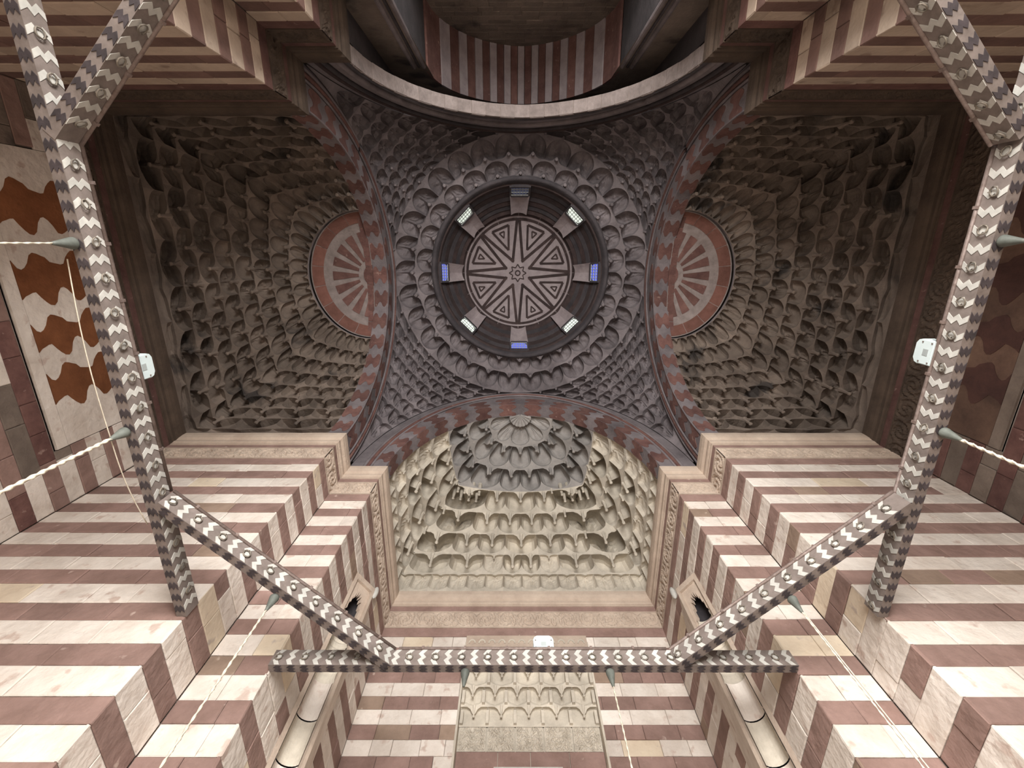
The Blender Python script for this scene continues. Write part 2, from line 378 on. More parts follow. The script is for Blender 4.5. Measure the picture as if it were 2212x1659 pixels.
def great_arch(side, s, h, z0, depth, label, redM, lightM, nst, mould, straight=False, faceh=.5, opening=None):
    T = TF[side]; root = thing('striped_arch', label, 'arch', tuple(T(np.array(0.), np.array(0.), np.array(z0 + h))))
    n = 161; a, z, na, nz = arcpts(s, h, z0, n)
    # intrados base surface and front face base surface (structure of the arch ring)
    D = np.linspace(0, depth, 3); P = T(a[:, None], D[None, :], z[:, None] + 0 * D[None, :]); P = np.broadcast_to(P, (n, 3, 3))
    mk('arch_soffit', P.reshape(-1, 3) + 0, grid_faces(n, 3), JOINT, root)
    th = np.linspace(PI, 0, n); ea = EXT[0] * np.cos(th); ez = EXT[2] + EXT[1] * np.sin(th)
    tt = np.linspace(0, 1, 7)
    FA = a[:, None] * (1 - tt) + ea[:, None] * tt; FZ = z[:, None] * (1 - tt) + ez[:, None] * tt
    P = T(FA, 0 * FA + .02, FZ); mk('arch_face', P.reshape(-1, 3), grid_faces(n, 7), GREY, root)
    # voussoirs
    qs = np.linspace(0, 1, n)
    A_ = lambda q: (np.interp(q, qs, a), np.interp(q, qs, z), np.interp(q, qs, na), np.interp(q, qs, nz))
    tot = np.hypot(np.diff(a), np.diff(z)).sum()
    for i in range(nst):
        red = (i % 2 == 1); q0, q1 = i / nst, (i + 1) / nst; g = .006 / tot
        wv = np.linspace(0, 1, 13); sv = np.linspace(0, 1, 5)
        if straight: e0 = q0 + g + 0 * wv; e1 = q1 - g + 0 * wv
        elif red: e0 = q0 - lobes(wv) / tot; e1 = q1 + lobes(1 - wv) / tot
        else: e0 = q0 - .3 / tot + 0 * wv; e1 = q1 + .3 / tot + 0 * wv
        e0 = np.clip(e0, 0, 1); e1 = np.clip(e1, 0, 1)
        Q = e0[None, :] * (1 - sv[:, None]) + e1[None, :] * sv[:, None]
        aa, zz, _, _ = A_(Q); P = T(aa, wv[None, :] * depth + 0 * aa, zz)
        lift = .016 if red else .004 + .002 * (i % 4 == 0)
        part1 = patch(P, lift, .03)
        aa, zz, nA, nZ = A_(Q); hh = wv[None, :] * faceh
        P = T(aa + nA * hh, 0 * aa, zz + nZ * hh); part2 = patch(P, lift, .03)
        v, f = merge([part1, part2]); mk('voussoir', v, f, redM if red else lightM, root)
    # mouldings following the arch
    for (ms, mh, mz, r, M) in mould:
        a2, z2, na2, nz2 = arcpts(ms, mh, mz, 91)
        v, f = tube([tuple(T(np.array(a2[i]), np.array(-.01), np.array(z2[i]))) for i in range(91)], r, 8); mk('rib_moulding', v, f, M, root, smooth=True)
    return root
for sd, nm in (('W', 'left'), ('E', 'right')):
    great_arch(sd, wn + .03, 4.8, 9.74, .42, 'great arch with lobed red and grey voussoirs framing the %s bay' % nm, MAROON, GREY, 35,
               [(4.12, 5.93, 9.62, .045, GREY), (4.02, 5.80, 9.66, .05, MAROON), (3.93, 5.68, 9.68, .03, GREY), (wn + .05, 4.84, 9.74, .022, GREY)])
great_arch('S', wn, 4.55, 9.74, .42, 'great arch with lobed red and grey voussoirs over the bright niche', MAROON, GREY, 29,
           [(3.86, 5.62, 9.70, .045, GREY), (3.78, 5.52, 9.70, .05, MAROON), (3.70, 5.42, 9.72, .03, GREY)])
great_arch('N', wn, 4.1, 9.74, .30, 'dark great arch in front of the north recess', MEDF, MEDF, 29,
           [(3.98, 5.85, 9.62, .05, DSTRIP), (3.86, 5.55, 9.66, .05, DARK), (3.55, 4.9, 9.7, .07, GREY), (3.42, 4.3, 9.7, .04, DARK)], faceh=.12, straight=True)

# ------------------------------------------------------------------ muqarnas cells
def normals(S, U, T_):
    e = 1e-3
    du = S(U + e, T_) - S(U - e, T_); dt = S(U, T_ + e) - S(U, T_ - e); n = np.cross(du, dt); n /= (np.linalg.norm(n, axis=-1, keepdims=True) + 1e-12); return n
SC = np.array([-1, -.965, -.86, -.70, -.5, -.28, -.12, 0, .12, .28, .5, .70, .86, .965, 1.])
def cell(S, u0, u1, t0, t1, D, M, parent, nf=0, pend=0, tongue=.24, pr=.035, rimh=.45, fan=0, name='muqarnas_cell', side=0):
    s = SC; vr = .03 + rimh * (1 - np.sqrt(np.clip(1 - (.985 * s) ** 2, 0, 1))); vt = .965 - tongue * np.exp(-(s / .24) ** 2)
    vt = np.maximum(vt, vr + .08)
    rows = [0 * s, vr, vr + .02]; dep = [0 * s, 0 * s + 0, .62 * D + 0 * s]
    NI = 6
    for k in range(1, NI + 1):
        q = k / (NI + 1); rows.append(vr + .02 + (vt - .05 - vr) * q); dep.append(D * (.62 + .38 * math.sin(PI * (.12 + .62 * q))) + 0 * s)
    rows += [vt - .025, vt, 0 * s + 1]; dep += [.72 * D + 0 * s, -.01 + 0 * s, 0 * s]
    Vv = np.array(rows).T; Dp = np.array(dep).T                      # (ncol, nrow)
    edge = 1 - np.abs(s) ** 10; inner = np.zeros_like(Vv); inner[:, 2:-2] = 1
    Dp = Dp * edge[:, None]
    if nf:
        ang = np.arctan2(Vv - .78, s[:, None] + 1e-6); Dp = Dp + inner * edge[:, None] * .11 * D * np.cos(ang * nf * 2)
    U = (u0 + u1) / 2 + s[:, None] * (u1 - u0) / 2 + 0 * Vv; T_ = t0 + (t1 - t0) * Vv
    P = S(U, T_); n = normals(S, np.clip(U, .002, .998) if S.clampu else U, np.clip(T_, .012, .985))
    mid = P.mean((0, 1)); ref = np.array([CX, CY, 0]) - mid
    sg = np.sign((n * ref).sum(-1, keepdims=True)); n = -n * sg
    n = n + np.array([0, 0, .35]); n /= np.linalg.norm(n, axis=-1, keepdims=True)
    P = P + n * Dp[..., None]
    nu, nv = P.shape[:2]; v = list(P.reshape(-1, 3)); f = grid_faces(nu, nv)
    parts = [(v, f)]
    if pend:
        for (ss, vv, L, r) in ([(0, .86, pend, pr)] if not side else [(0, .86, pend, pr), (-1, .98, pend * .6, pr * .8)]):
            uu = np.array((u0 + u1) / 2 + ss * (u1 - u0) / 2); p = S(uu, np.array(t0 + (t1 - t0) * vv))
            parts.append(lathe([(r * 1.9, .06), (r * 1.25, -.02), (r, -L * .45), (r * .8, -L * .8), (r * 1.25, -L * .88), (r * 1.15, -L), (0.002, -L * 1.08)], 7, tuple(p)))
    v, f = merge(parts)
    o = mk(name, v, f, M, parent); return o
# ---- side bays
def bay_S(sx):
    segs = np.array([(4.62, -Cc), (Wd, -Cc), (Wd, Cc), (4.62, Cc)], float); cl = np.concatenate([[0], np.cumsum(np.linalg.norm(np.diff(segs, axis=0), axis=1))]); cl /= cl[-1]
    def S(u, g):
        u = np.asarray(u, float); g = np.asarray(g, float)
        px = np.interp(u, cl, segs[:, 0]); py = np.interp(u, cl, segs[:, 1])
        ph = (u - .5) * PI; rx = 4.62 + 1.68 * np.cos(ph); ry = 1.85 * np.sin(ph)
        # square rim softens towards the medallion
        x = px * (1 - g) + rx * g; y = py * (1 - g) + ry * g
        yf = Cc - (Cc - 1.85) * g; z = 9.74 + 4.7 * np.sqrt(np.clip(1 - (yf / Cc) ** 2, 0, 1))
        return np.stack([sx * x, y, z], -1)
    S.clampu = True; return S
def spaced(S, u, n, g1=1.0):
    g = np.linspace(0, g1, 400); P = S(np.full(400, u), g); sl = P[:, :2] - np.array([CX, CY]); r = sl / P[:, 2:3]
    L = np.concatenate([[0], np.cumsum(np.linalg.norm(np.diff(r, axis=0), axis=1))]); return np.interp(np.linspace(0, L[-1], n + 1), L, g)
for sx, nm in ((-1, 'left'), (1, 'right')):
    S = bay_S(sx)
    root = thing('muqarnas_vault', 'brown honeycomb vault of the %s bay around a striped half medallion' % nm, 'vault', (sx * 6.3, 0, 12))
    g = spaced(S, .5, 9); g[1] = g[1] * .8
    counts = [9, 13, 15, 17, 17, 17, 18, 18, 19]
    rng = random.Random(3 + sx)
    for j, nc in enumerate(counts):
        off = .5 / nc if j % 2 else 0
        edges = [0] + [(i + (.5 if j % 2 else 0)) / nc for i in range(1 if not j % 2 else 0, nc + (0 if j % 2 else 0))] + [1]
        edges = sorted(set([e for e in edges if 0 <= e <= 1]))
        for a, b in zip(edges[:-1], edges[1:]):
            D = [.14, .42, .36, .32, .28, .26, .24, .20, .17][j] * rng.uniform(.8, 1.25)
            cell(S, a, b, g[j], g[j + 1], D, BROWN, root, rimh=.5, nf=rng.choice([0, 2, 3]), pend=(.0, .28, .24, .2, .17, .15, .12, .1, 0)[j] * rng.choice([1, 1, .8]), pr=.04, tongue=.3 if j < 3 else .22)
    # medallion: shallow half dome with radial petals
    R1, R2 = 1.68, 1.85
    def MS(r, ph):
        x = 4.62 + R1 * r * np.cos(ph); y = R2 * r * np.sin(ph)
        z = 13.74 + .72 * np.sqrt(np.clip(1 - (r * .98) ** 2, 0, 1)); return np.stack([sx * x, y, z + 0 * x], -1)
    med = thing('half_medallion', 'radial red and pale half medallion at the crown of the %s bay' % nm, 'medallion', (sx * 5.2, 0, 13.8))
    r_ = np.linspace(0, 1, 12)[:, None]; p_ = np.linspace(-PI / 2, PI / 2, 33)[None, :]
    P = MS(r_ + 0 * p_, p_ + 0 * r_); mk('medallion_field', P.reshape(-1, 3), grid_faces(12, 33), MEDF, med, smooth=True)
    def mp(ra, rb, pa, pb, M, name, nr=4, npn=6, taper=None):
        r = np.linspace(0, 1, nr)[:, None]; p = np.linspace(-1, 1, npn)[None, :]
        R_ = ra + (rb - ra) * r + 0 * p; wd = (pb - pa) / 2
        if taper is not None: wd = wd * (taper + (1 - taper) * np.minimum(1, r * 1.4)) 
        Pp = (pa + pb) / 2 + p * wd; v, f = patch(MS(R_, Pp), .018, .03); mk(name, v, f, M, med)
    nb = 9
    for i in range(nb): mp(.84, .99, -PI / 2 + PI * i / nb + .006, -PI / 2 + PI * (i + 1) / nb - .006, MEDR, 'border_stone')
    for i in range(9):
        c = -PI / 2 + PI * (i + .5) / 9; mp(.26, .70, c - .105, c + .105, MAROON, 'petal', taper=.8)
    mp(.0, .17, -PI / 2, PI / 2, MAROON, 'hub', npn=12)
    # straight red border against the arch
    ys = np.linspace(-1.7, 1.7, 13)
    for i in range(12):
        yy = np.linspace(ys[i] + .01, ys[i + 1] - .01, 3)[:, None]; xx = np.linspace(.02, .20, 3)[None, :]
        X = 4.62 + xx + 0 * yy; rr2 = np.sqrt((xx / R1) ** 2 + (yy / R2) ** 2); Z = 13.74 + .72 * np.sqrt(np.clip(1 - (rr2 * .98) ** 2, 0, 1))
        v, f = patch(np.stack([sx * X, yy + 0 * xx, Z], -1), .02, .03); mk('border_stone', v, f, MAROON, med)
    v, f = tube([tuple(MS(np.array(1.02), np.array(p))) for p in np.linspace(-PI / 2, PI / 2, 41)], .035, 6); mk('rim_bead', v, f, GREY, med, smooth=True)
    # wall arch ring behind medallion: closes vault against the arch soffit
    a, z, _, _ = arcpts(wn + .03, 4.8, 9.74, 81)

# ---- south niche
nseg = np.array([(-wn, A + .4), (-wn, NN), (wn, NN), (wn, A + .4)], float); ncl = np.concatenate([[0], np.cumsum(np.linalg.norm(np.diff(nseg, axis=0), axis=1))]); ncl /= ncl[-1]
def SN(u, g):
    u = np.asarray(u, float); g = np.asarray(g, float)
    px = np.interp(u, ncl, nseg[:, 0]); py = np.interp(u, ncl, nseg[:, 1]) - (A + .4)
    ph = PI - u * PI; cxr = wn * np.cos(ph); cyr = (NN - A - .4) * np.sin(ph)
    m_ = np.clip(g * 1.15, 0, 1); k = 1 - g
    x = (px * (1 - m_) + cxr * m_) * k; y = A + .4 + (py * (1 - m_) + cyr * m_) * k
    z = 9.74 + 4.55 * np.sqrt(np.clip(1 - k ** 2, 0, 1)); return np.stack([x, y, z], -1)
SN.clampu = True
nroot = thing('muqarnas_vault', 'cream stalactite vault of the bright central niche with hanging pendants', 'vault', (0, 6.2, 12))
g = spaced(SN, .5, 8, .93)
def split_edges(ws):
    c = np.concatenate([[0], np.cumsum(ws)]); return list(c / c[-1])
# widths mirrored about the middle; every entry (width, kind)
def mir(half, mid): return half + mid + half[::-1]
rows = [
    mir([(1, 'f')] * 13, []) + mir([], [(1, 'f')] * 0),
    mir([(1.0, 'f'), (1.0, 'f'), (1.1, 'f'), (1.1, 'd'), (1.5, 'd'), (1.3, 'd'), (.75, 's'), ], [(.7, 'd'), (.7, 'd')]),
    mir([(1.0, 'f'), (1.2, 'D'), (1.6, 'd'), (1.5, 'D'), (1.0, 'd'), (1.1, 'd')], [(1.3, 'd')]),
    mir([(1.1, 'f'), (1.5, 'D'), (1.3, 'd'), (1.6, 'D'), (1.1, 'd')], [(1.0, 'd'), (1.0, 'd')]),
    mir([(1.0, 'f'), (1.2, 'D'), (1.0, 'd'), (2.1, 'B'), (1.0, 'd')], [(1.5, 'd')]),
    mir([(1.0, 'd'), (1.2, 'd'), (1.0, 'd'), (1.6, 'd')], [(1.1, 'd'), (1.1, 'd')]),
    mir([(1.0, 'd'), (1.1, 'd'), (1.0, 'd')], [(1.1, 'd')]),
    mir([(1.0, 's'), (1.0, 's')], [(1.4, 's')]),
]
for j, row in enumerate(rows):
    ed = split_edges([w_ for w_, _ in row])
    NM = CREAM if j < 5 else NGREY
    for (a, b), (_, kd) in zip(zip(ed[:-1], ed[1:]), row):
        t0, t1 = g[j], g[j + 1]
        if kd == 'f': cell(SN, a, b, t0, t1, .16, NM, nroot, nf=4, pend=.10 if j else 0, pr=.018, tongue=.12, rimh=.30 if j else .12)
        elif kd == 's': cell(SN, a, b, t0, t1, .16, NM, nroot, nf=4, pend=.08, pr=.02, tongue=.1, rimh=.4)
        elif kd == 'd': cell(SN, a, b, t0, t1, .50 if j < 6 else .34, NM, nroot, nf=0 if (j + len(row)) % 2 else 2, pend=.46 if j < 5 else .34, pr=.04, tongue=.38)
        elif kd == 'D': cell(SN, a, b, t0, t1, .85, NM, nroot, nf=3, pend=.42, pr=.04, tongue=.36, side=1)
        elif kd == 'B':
            cell(SN, a, b, t0, t1, 1.0, NM, nroot, nf=3, pend=.30, pr=.035, tongue=.30, side=1)
            for ss in (.22, .4, .6, .78):
                for tv in (.45, .75):
                    p = SN(np.array(a + (b - a) * ss), np.array(t0 + (t1 - t0) * tv)) + np.array([0, 0, .12])
                    v, f = lathe([(.07, .5), (.05, .1), (.035, -.12), (.045, -.18), (.002, -.22)], 7, tuple(p)); mk('pendant', v, f, NM, nroot)
# crown shell
p = SN(np.array(.5), np.array(.93))
for i in range(9):
    ph = PI * (i + .5) / 9; w_ = PI / 18 * .94
    r = np.linspace(0.02, 1, 5)[:, None]; q = np.linspace(-1, 1, 5)[None, :]
    an = ph + q * w_; X = .36 * r * np.cos(an); Y = .36 * r * np.sin(an); Z = 14.33 - .10 * (r ** 2) * (1 + 0 * q) - .05 * np.cos(q * PI / 2) * r
    v, f = patch(np.stack([X, A + .40 + Y, Z], -1), .01, .05); mk('shell_petal', v, f, NGREY, nroot)

# ---- domed crossing: surface of revolution clipped by the four arch planes
RR, ZR = 3.0, 16.15
def Zr(r):
    o = np.where(r > A, EXT[2] + EXT[1] * np.sqrt(np.clip(1 - (np.maximum(r, A) ** 2 - A ** 2) / EXT[0] ** 2, 0, 1)), ZR - (ZR - 15.6) * np.clip((r - RR) / (A - RR), 0, 1) ** 1.3); return o
proot = thing('muqarnas_vault', 'grey honeycomb vault of small shell cells rising to the round dome', 'vault', (0, 0, 15))
def full_S(r0, r1):
    def S(u, t):
        r = r1 + (r0 - r1) * np.asarray(t); a = np.asarray(u) * 2 * PI; return np.stack([r * np.cos(a), r * np.sin(a), Zr(r)], -1)
    S.clampu = False; return S
rf = [3.06, 3.58, A]
for j in range(2):
    S = full_S(rf[j], rf[j + 1]); nc = 26 if j < 1 else 30
    for i in range(nc):
        o_ = .5 if j % 2 else 0
        cell(S, (i + o_) / nc, (i + 1 + o_) / nc, 0, 1, (.30, .36)[j], GREY, proot, nf=3, pend=(.14, .18)[j], pr=.045, tongue=.24, rimh=.62)
def corner_S(q, r0, r1):
    def S(u, t):
        r = r1 + (r0 - r1) * np.asarray(t); lo = np.arccos(np.clip(A / r, 0, 1)); a = q * PI / 2 + lo + (PI / 2 - 2 * lo) * np.asarray(u); return np.stack([r * np.cos(a), r * np.sin(a), Zr(r)], -1)
    S.clampu = True; return S
rc = [A, 4.42, 4.62, 4.84, 5.06, 5.28, 5.48, 5.68, 5.86]
for q in range(4):
    for j in range(len(rc) - 1):
        rm = (rc[j] + rc[j + 1]) / 2; lo = math.acos(A / rm); L = (PI / 2 - 2 * lo) * rm; nc = max(1, round(L / (.52 if j < 4 else .42))); S = corner_S(q, rc[j], rc[j + 1])
        for i in range(nc): cell(S, i / nc, (i + 1) / nc, 0, 1, .24, GREY, proot, nf=4, pend=.1 if j < 4 else 0, pr=.03, tongue=.15)
    S = corner_S(q, 5.86, 5.985); U = np.linspace(0, 1, 5)[:, None]; Tt = np.linspace(0, 1, 5)[None, :]
    mk('corner_stone', S(U + 0 * Tt, Tt + 0 * U).reshape(-1, 3), grid_faces(5, 5), GREY, proot)
# drum and dome
dome = thing('dome', 'small round dome with dark star inlay and eight little windows', 'dome', (0, 0, 16.2))
def cen(z): k = np.clip((z - 16.1) / 2.8, 0, 1); return -.06 * k, .20 * k
def rev(prof, n=64):
    V_ = []
    for r, z in prof:
        cx_, cy_ = cen(z)
        for i in range(n): V_.append((cx_ + r * math.cos(2 * PI * i / n), cy_ + r * math.sin(2 * PI * i / n), z))
    f = []
    for k_ in range(len(prof) - 1):
        for i in range(n): f.append((k_ * n + i, k_ * n + (i + 1) % n, (k_ + 1) * n + (i + 1) % n, (k_ + 1) * n + i))
    return V_, f
v, f = rev([(3.08, 16.12), (3.04, 16.04), (2.97, 16.02), (2.93, 16.08), (2.90, 16.16), (2.88, 16.30)], 96); mk('ring_moulding', v, f, DARK, dome, smooth=True)
# stepped drum courses, one ring each
dr = [(2.88, 16.30), (2.84, 16.55), (2.76, 16.80), (2.66, 17.04), (2.54, 17.26), (2.42, 17.46), (2.30, 17.62), (2.17, 17.76)]
for i in range(7):
    (r0, z0_), (r1, z1_) = dr[i], dr[i + 1]
    v, f = rev([(r0, z0_), (r0 - .05, z0_ + .02), (r1 - .05 + .01, z1_ - .04), (r1 + .03, z1_ - .03), (r1 + .03, z1_)], 96); mk('drum_course', v, f, DARK if i % 2 else DSTRIP, dome)
# cap
CR, CZ = 2.17, 17.76
def capz(r): return CZ + .95 * np.sqrt(np.clip(1 - (r / (CR * 1.02)) ** 2, 0, 1)) - .12
def capP(x, y):
    r = np.sqrt(x ** 2 + y ** 2); z = capz(r); c0, c1 = cen(z); return np.stack([x + c0, y + c1, z], -1)
ra = np.linspace(0, 1, 14)[:, None] * CR; pa = np.linspace(0, 2 * PI, 65)[None, :]
mk('dome_cap', capP(ra * np.cos(pa), ra * np.sin(pa)).reshape(-1, 3), grid_faces(14, 65), CAP, dome, smooth=True)
def strip(p, q, w_=.105, M=DSTRIP, name='inlay_strip'):
    p = np.array(p); q = np.array(q); L = np.linalg.norm(q - p); d = (q - p) / L; n_ = np.array((-d[1], d[0])); k_ = max(3, int(L / .2))
    s = np.linspace(0, L, k_)[:, None]; t = np.linspace(-w_ / 2, w_ / 2, 2)[None, :]
    X = p[0] + d[0] * s + n_[0] * t; Y = p[1] + d[1] * s + n_[1] * t
    v, f = patch(capP(X, Y), .015, .02); mk(name, v, f, M, dome)
def rot(p, a): return (p[0] * math.cos(a) - p[1] * math.sin(a), p[0] * math.sin(a) + p[1] * math.cos(a))
for i in range(8):
    a = i * PI / 4 + .0
    for sgn in (-1, 1):
        strip(rot((2.02, sgn * .04), a), rot((.42, sgn * .20), a))
    b = a + PI / 8
    # nested triangle, point to centre
    T3 = [(.95, 0), (1.78, .34), (1.78, -.34)]
    for k_ in range(3): strip(rot(T3[k_], b), rot(T3[(k_ + 1) % 3], b), .08)
    T3 = [(1.42, 0), (1.64, .10), (1.64, -.10)]
    for k_ in range(3): strip(rot(T3[k_], b), rot(T3[(k_ + 1) % 3], b), .05)
    strip(rot((.34, 0), a), rot((.20, .0 + .085), a), .04); strip(rot((.34, 0), a), rot((.20, -.085), a), .04)
for r_in, r_out in ((1.94, 2.02), (2.09, 2.17)):
    for i in range(16):
        an = np.linspace(i * PI / 8 + .004, (i + 1) * PI / 8 - .004, 6)[:, None]; rd = np.linspace(r_in, r_out, 2)[None, :]
        v, f = patch(capP(rd * np.cos(an), rd * np.sin(an)), .018, .02); mk('inlay_ring_stone', v, f, DSTRIP, dome)
an = np.linspace(0, 2 * PI, 25)[:, None]; rd = np.linspace(.07, .115, 2)[None, :]
v, f = patch(capP(rd * np.cos(an), rd * np.sin(an)), .02, .02); mk('inlay_ring_stone', v, f, DSTRIP, dome)
# windows
for i in range(8):
    a = i * PI / 4 + .0; ca, sa = math.cos(a), math.sin(a)
    kind = WHITEG if i % 2 else BLUEG
    if i == 6: kind = DIMG
    W = thing('window_%d' % (i + 1), 'small drum window, %s' % ['blue, east side', 'white, south east', 'blue, south side nearest the bright niche', 'white, south west', 'blue, west side', 'white, north west', 'unlit, north side', 'white, north east'][i], None, (2.8 * ca, 2.8 * sa, 16.7), None, 'structure')
    def loc(x, y, z):
        c0, c1 = cen(z); return (c0 + ca * x - sa * y, c1 + sa * x + ca * y, z)
    def wpart(vv, ff, name, M): mk(name, [loc(*p_) for p_ in vv], ff, M, W)
    # glass pane slab with arched head, tilted to follow the drum
    hw = .30; zb_, zt = 16.36, 16.80
    def xr(z): return 2.80 - (z - 16.36) * .42
    poly = [(-hw, zb_), (hw, zb_), (hw, zt - .12), (hw * .8, zt - .03), (hw * .4, zt), (-hw * .4, zt), (-hw * .8, zt - .03), (-hw, zt - .12)]
    wpart([(xr(z) , y, z) for y, z in poly] + [(xr(z) + .03, y, z) for y, z in poly], [tuple(range(8)), tuple(range(15, 7, -1))] + [(k_, k_ + 8, (k_ + 1) % 8 + 8, (k_ + 1) % 8) for k_ in range(8)], 'glass_pane', kind)
    bars = []
    for k_ in range(7):
        y = -hw + 2 * hw * k_ / 6; bars.append(([(xr(z) - dx, y + dy, z) for z in (zb_, zt - .02) for dx in (0, .03) for dy in (-.010, .010)], [(0, 1, 3, 2), (4, 6, 7, 5), (0, 4, 5, 1), (2, 3, 7, 6), (0, 2, 6, 4), (1, 5, 7, 3)]))
    for k_ in range(4):
        z = zb_ + (zt - zb_) * k_ / 3; bars.append(([(xr(z) - dx, y, z + dz) for y in (-hw, hw) for dx in (0, .03) for dz in (-.010, .010)], [(0, 1, 3, 2), (4, 6, 7, 5), (0, 4, 5, 1), (2, 3, 7, 6), (0, 2, 6, 4), (1, 5, 7, 3)]))
    vv, ff = merge(bars); wpart(vv, ff, 'window_grille', GREYP)
    # frame
    fr = []
    for (y0, y1, z0_, z1_) in ((-hw - .06, -hw, zb_ - .04, zt + .04), (hw, hw + .06, zb_ - .04, zt + .04), (-hw, hw, zb_ - .05, zb_), (-hw, hw, zt, zt + .05)):
        fr.append(([(xr(z) + dx, y, z) for z in (z0_, z1_) for dx in (-.06, .05) for y in (y0, y1)], [(0, 1, 3, 2), (4, 6, 7, 5), (0, 4, 5, 1), (2, 3, 7, 6), (0, 2, 6, 4), (1, 5, 7, 3)]))
    vv, ff = merge(fr); wpart(vv, ff, 'window_frame', DARK)
    # pale rounded splay rising over the window
    vv = []; nj = 9
    for k_, (x, z) in enumerate(((2.60, 16.84), (2.45, 17.14), (2.28, 17.42), (2.10, 17.66))):
        for jn in range(nj):
            q_ = -1 + 2 * jn / (nj - 1); y = q_ * (.34 - .02 * k_); vv.append((x + .10 * (1 - q_ * q_) - .05, y, z + .10 * (1 - abs(q_)) - .06))
    wpart(vv, grid_faces(4, nj), 'splay_hood', CAP)

# ------------------------------------------------------------------ north recess beyond the arch
nw = thing('recessed_arch', 'inner arch of the north recess with dark and pale striped soffit', 'arch', (0, -5.13, 14))
def TN(a, d, z): return np.stack([a + 0 * d, -5.13 - d + 0 * a, z + 0 * d], -1)
s_, h_, z_ = 2.42, 3.15, 13.0
nst = 23; th = np.linspace(PI, 0, nst + 1)
tsp = np.linspace(-s_, s_, nst + 1)
for i in range(nst):
    x = np.linspace(tsp[i] + .008, tsp[i + 1] - .008, 4)[:, None]; d = np.linspace(0, 1.55, 5)[None, :]
    zz = z_ + h_ * np.sqrt(np.clip(1 - (np.abs(x) / (s_ + .001)) ** 1.7, 0, 1)) ** .9
    P = TN(x + 0 * d, d + 0 * x, zz + 0 * d); v, f = patch(P, .012 if i % 2 else .004, .05)
    mk('voussoir', v, f, (CAP if i % 2 else MAROON), nw)
# wall plate around the opening
x = np.linspace(-wn, wn, 61)[:, None]; t = np.linspace(0, 1, 6)[None, :]
zb2 = np.where(np.abs(x) < s_, z_ + h_ * np.sqrt(np.clip(1 - (np.abs(x) / (s_ + .001)) ** 1.7, 0, 1)) ** .9, 9.1)
P = TN(x + 0 * t, 0 * x + .0 * t, zb2 * (1 - t) + 17.6 * t); mk('arch_wall', P.reshape(-1, 3), grid_faces(61, 6), BROWN, nw)
for sx in (-1, 1):
    for k_, (off, r) in enumerate(((0.04, .05), (.16, .035), (.28, .06))):
        v, f = tube([(sx * (s_ + off), -5.13 + .0, 9.1), (sx * (s_ + off), -5.13, 11.5), (sx * (s_ + off), -5.13, 13.0)], r, 8); mk('shaft_moulding', v, f, DARK if k_ % 2 else GREY, nw)
    v, f = box(min(sx * s_, sx * (s_ + .3)), max(sx * s_, sx * (s_ + .3)), -6.75, -5.16, 9.1, 13.05); mk('jamb', v, f, DARK, nw)
    x0_, x1_ = sorted((sx * wn, sx * (wn + .3))); v, f = box(x0_, x1_, -5.3, -A - .35, 9.1, 17.6); mk('recess_side', v, f, DARK, nw)
v, f = box(-wn - .3, wn + .3, -5.3, -A - .30, 17.6, 17.8); mk('recess_ceiling', v, f, DARK, nw)
rng = random.Random(9)
bw = wall_face('wall_north', 'plain brick wall filling the north arch', (2.7, -6.68), (-2.7, -6.68), (0, 1), courses=[(9.3 + .235 * i, 9.3 + .235 * (i + 1), i % 3 == 9) for i in range(31)], zb=(9.3, 16.7), special=lambda k_, r: 2, mean=.52, proud=.02)
for sx in (-1, 1):
    v, f = box(min(sx * s_, sx * (s_ + .4)), max(sx * s_, sx * (s_ + .4)), -6.75, -5.15, -1.6, 9.1); tag(mk('wall_west' if sx < 0 else 'wall_east', v, f, LIGHT), 'plain %s reveal of the entrance opening to the north' % ('left' if sx < 0 else 'right'), None, None, 'structure')
# solid masonry behind the vaults keeps daylight out
v, f = merge([box(-9, 9, -7.1, 10, 20.2, 20.4), box(-9.2, -8.9, -7.1, 10, 8.5, 20.3), box(8.9, 9.2, -7.1, 10, 8.5, 20.3), box(-9, 9, 9.8, 10, 8.5, 20.3), box(-9, 9, -7.3, -7.1, 16.5, 20.3), box(-9, -3.1, -7.3, -7.1, 8.5, 16.5), box(3.1, 9, -7.3, -7.1, 8.5, 16.5), box(-9, 9, -7.3, -7.1, 8.9, 9.25)])
tag(mk('ceiling', v, f, BROWN), 'outer masonry closing the roof above the vaults', None, None, 'structure')

